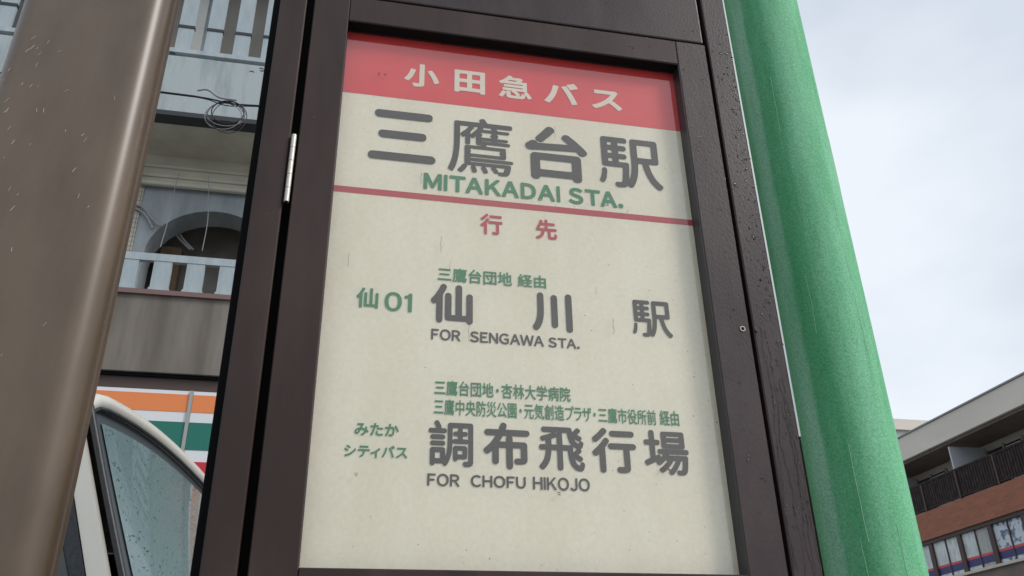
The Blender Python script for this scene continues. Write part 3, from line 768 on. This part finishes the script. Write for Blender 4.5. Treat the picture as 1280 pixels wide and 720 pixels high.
wsc = MB().grid(lambda s, t: ws(.034+s*.93, .050+t*.90, .003), 40, 16).build('windscreen', wg, van)
fb = MB().grid(lambda s, t: ws(s, t, 0), 60, 20).build('windscreen_border', frit, van)
dr = MB()
for _ in range(3800):
    p = ws(.04+.92*random.random()**1.2, .05+.85*random.random(), .0035); r = .0008+.0028*random.random()**4
    ret = bmesh.ops.create_icosphere(dr.bm, subdivisions=1, radius=r)
    for q in ret['verts']: q.co = p+Vector((q.co.x*.6, q.co.y, q.co.z))
dr.build('raindrops', MT['water'], van, kind='stuff')
MB().tube([ws(0, .012+.98*k/20, .006) for k in range(21)], .008, 8).build('pillar_seal', rub, van)
MB().tube([ws(1, .012+.98*k/20, .006) for k in range(21)], .008, 8).build('pillar_seal', rub, van)
# wiper
MB().tube([ws(.25, .97, .02), ws(.62, .80, .02)], .006, 6).build('wiper', rub, van)
# side walls (near and far): pillar, doors, windows as one panel with openings built of strips
def side(v, d, near):
    def P(u, z, o=0): return V(u, v+d*o, z)
    def quad(name, m, L_, th=.03, o=0):
        mb = MB(); a = [mb.bm.verts.new(P(u, z, o)) for u, z in L_]; c = [mb.bm.verts.new(P(u, z, o-th)) for u, z in L_]
        mb.bm.faces.new(a); mb.bm.faces.new(c[::-1]); n = len(a)
        for i in range(n): mb.bm.faces.new((a[i], a[(i+1) % n], c[(i+1) % n], c[i]))
        return mb.build(name, m, van)
    e = lambda z: rk*(H-.02-z)*1.03-.004            # windscreen edge line on the side
    quad('pillar', vw, [(e(.66)-.01, .66), (e(-.12)-.01, -.12), (e(-.12)-.055, -.12), (e(.62)-.045, .62)])
    quad('roof_rail', vw, [(-.05, .70), (.0, .66), (e(.62)-.045, .615), (-3.2, .615), (-3.2, .70)])
    quad('door_panel', vw, [(e(-.12)-.01, -.12), (.34, -.30), (.36, -.78), (-3.2, -.78), (-3.2, -.12)])
    for a, b_ in ((-1.0, None), (-2.1, -1.10), (-3.1, -2.2)):
        if b_ is None: L_ = [(e(.61)-.047, .61), (e(-.11)-.057, -.11), (a, -.11), (a, .61)]
        else: L_ = [(b_, .61), (b_, -.11), (a, -.11), (a, .61)]
        quad('window_seal', rub, L_, .02, .004)
        cx_ = sum(p[0] for p in L_)/4; cz_ = sum(p[1] for p in L_)/4
        quad('side_window', dglass, [(p[0]+(.03 if p[0] < cx_ else -.03), p[1]+(.035 if p[1] < cz_ else -.035)) for p in L_], .005, .0075)
    quad('window_post', vw, [(-1.0, .61), (-1.0, -.11), (-1.10, -.11), (-1.10, .61)])
    quad('window_post', vw, [(-2.1, .61), (-2.1, -.11), (-2.2, -.11), (-2.2, .61)])
    for u in (-.15, -2.55):
        c = V(u, v-d*.08, -.93)
        mb = MB(); mb.tube([c-vl*.09, c+vl*.09], .31, 28); w_ = mb.build('wheel', rub, van)
        MB().tube([c-vl*.10, c+vl*.10], .18, 24).build('rim', pipe, w_)
    if near: MB().tube([P(-.30, -.28, .02), P(-.45, -.28, .02)], .012, 8).build('door_handle', rub, van)
side(-.03, -1, True); side(WV+.03, 1, False)
def nose(s, t):
    v = -.03+s*(WV+.06); prof = [(.30, -.12), (.40, -.28), (.45, -.5), (.45, -.75), (.40, -.95)]
    x = t*4; i = min(3, int(x)); f = x-i; u = prof[i][0]*(1-f)+prof[i+1][0]*f; z = prof[i][1]*(1-f)+prof[i+1][1]*f
    return V(u+.05*(1-(2*s-1)**4), v, z)
MB().grid(nose, 24, 12).build('front_panel', vw, van)
for v in (.1, WV-.1): MB().tube([V(.44, v, -.55), V(.50, v, -.55)], [.09, .075], 20).build('headlight', MT['alu'], van)
def rear(s, t): return V(-3.2-.02*math.sin(math.pi*s), -.03+s*(WV+.06), .70-t*1.6)
MB().grid(rear, 6, 6).build('rear_panel', vw, van)
MB().grid(lambda s, t: V(-3.2+3.6*s, -.03+t*(WV+.06), -.80), 4, 4).build('floor_pan', rub, van)
bar('dashboard', rub, van, -.35, -.24, 2.2, 3.15, .95, 1.08)
for v in (.35, 1.0):
    c = V(-.55, v, -.1); MB().box(c.x-.06, c.x+.06, c.y-.22, c.y+.22, c.z-.35, c.z+.38, bev=.04, seg=2).build('seat', rub, van)
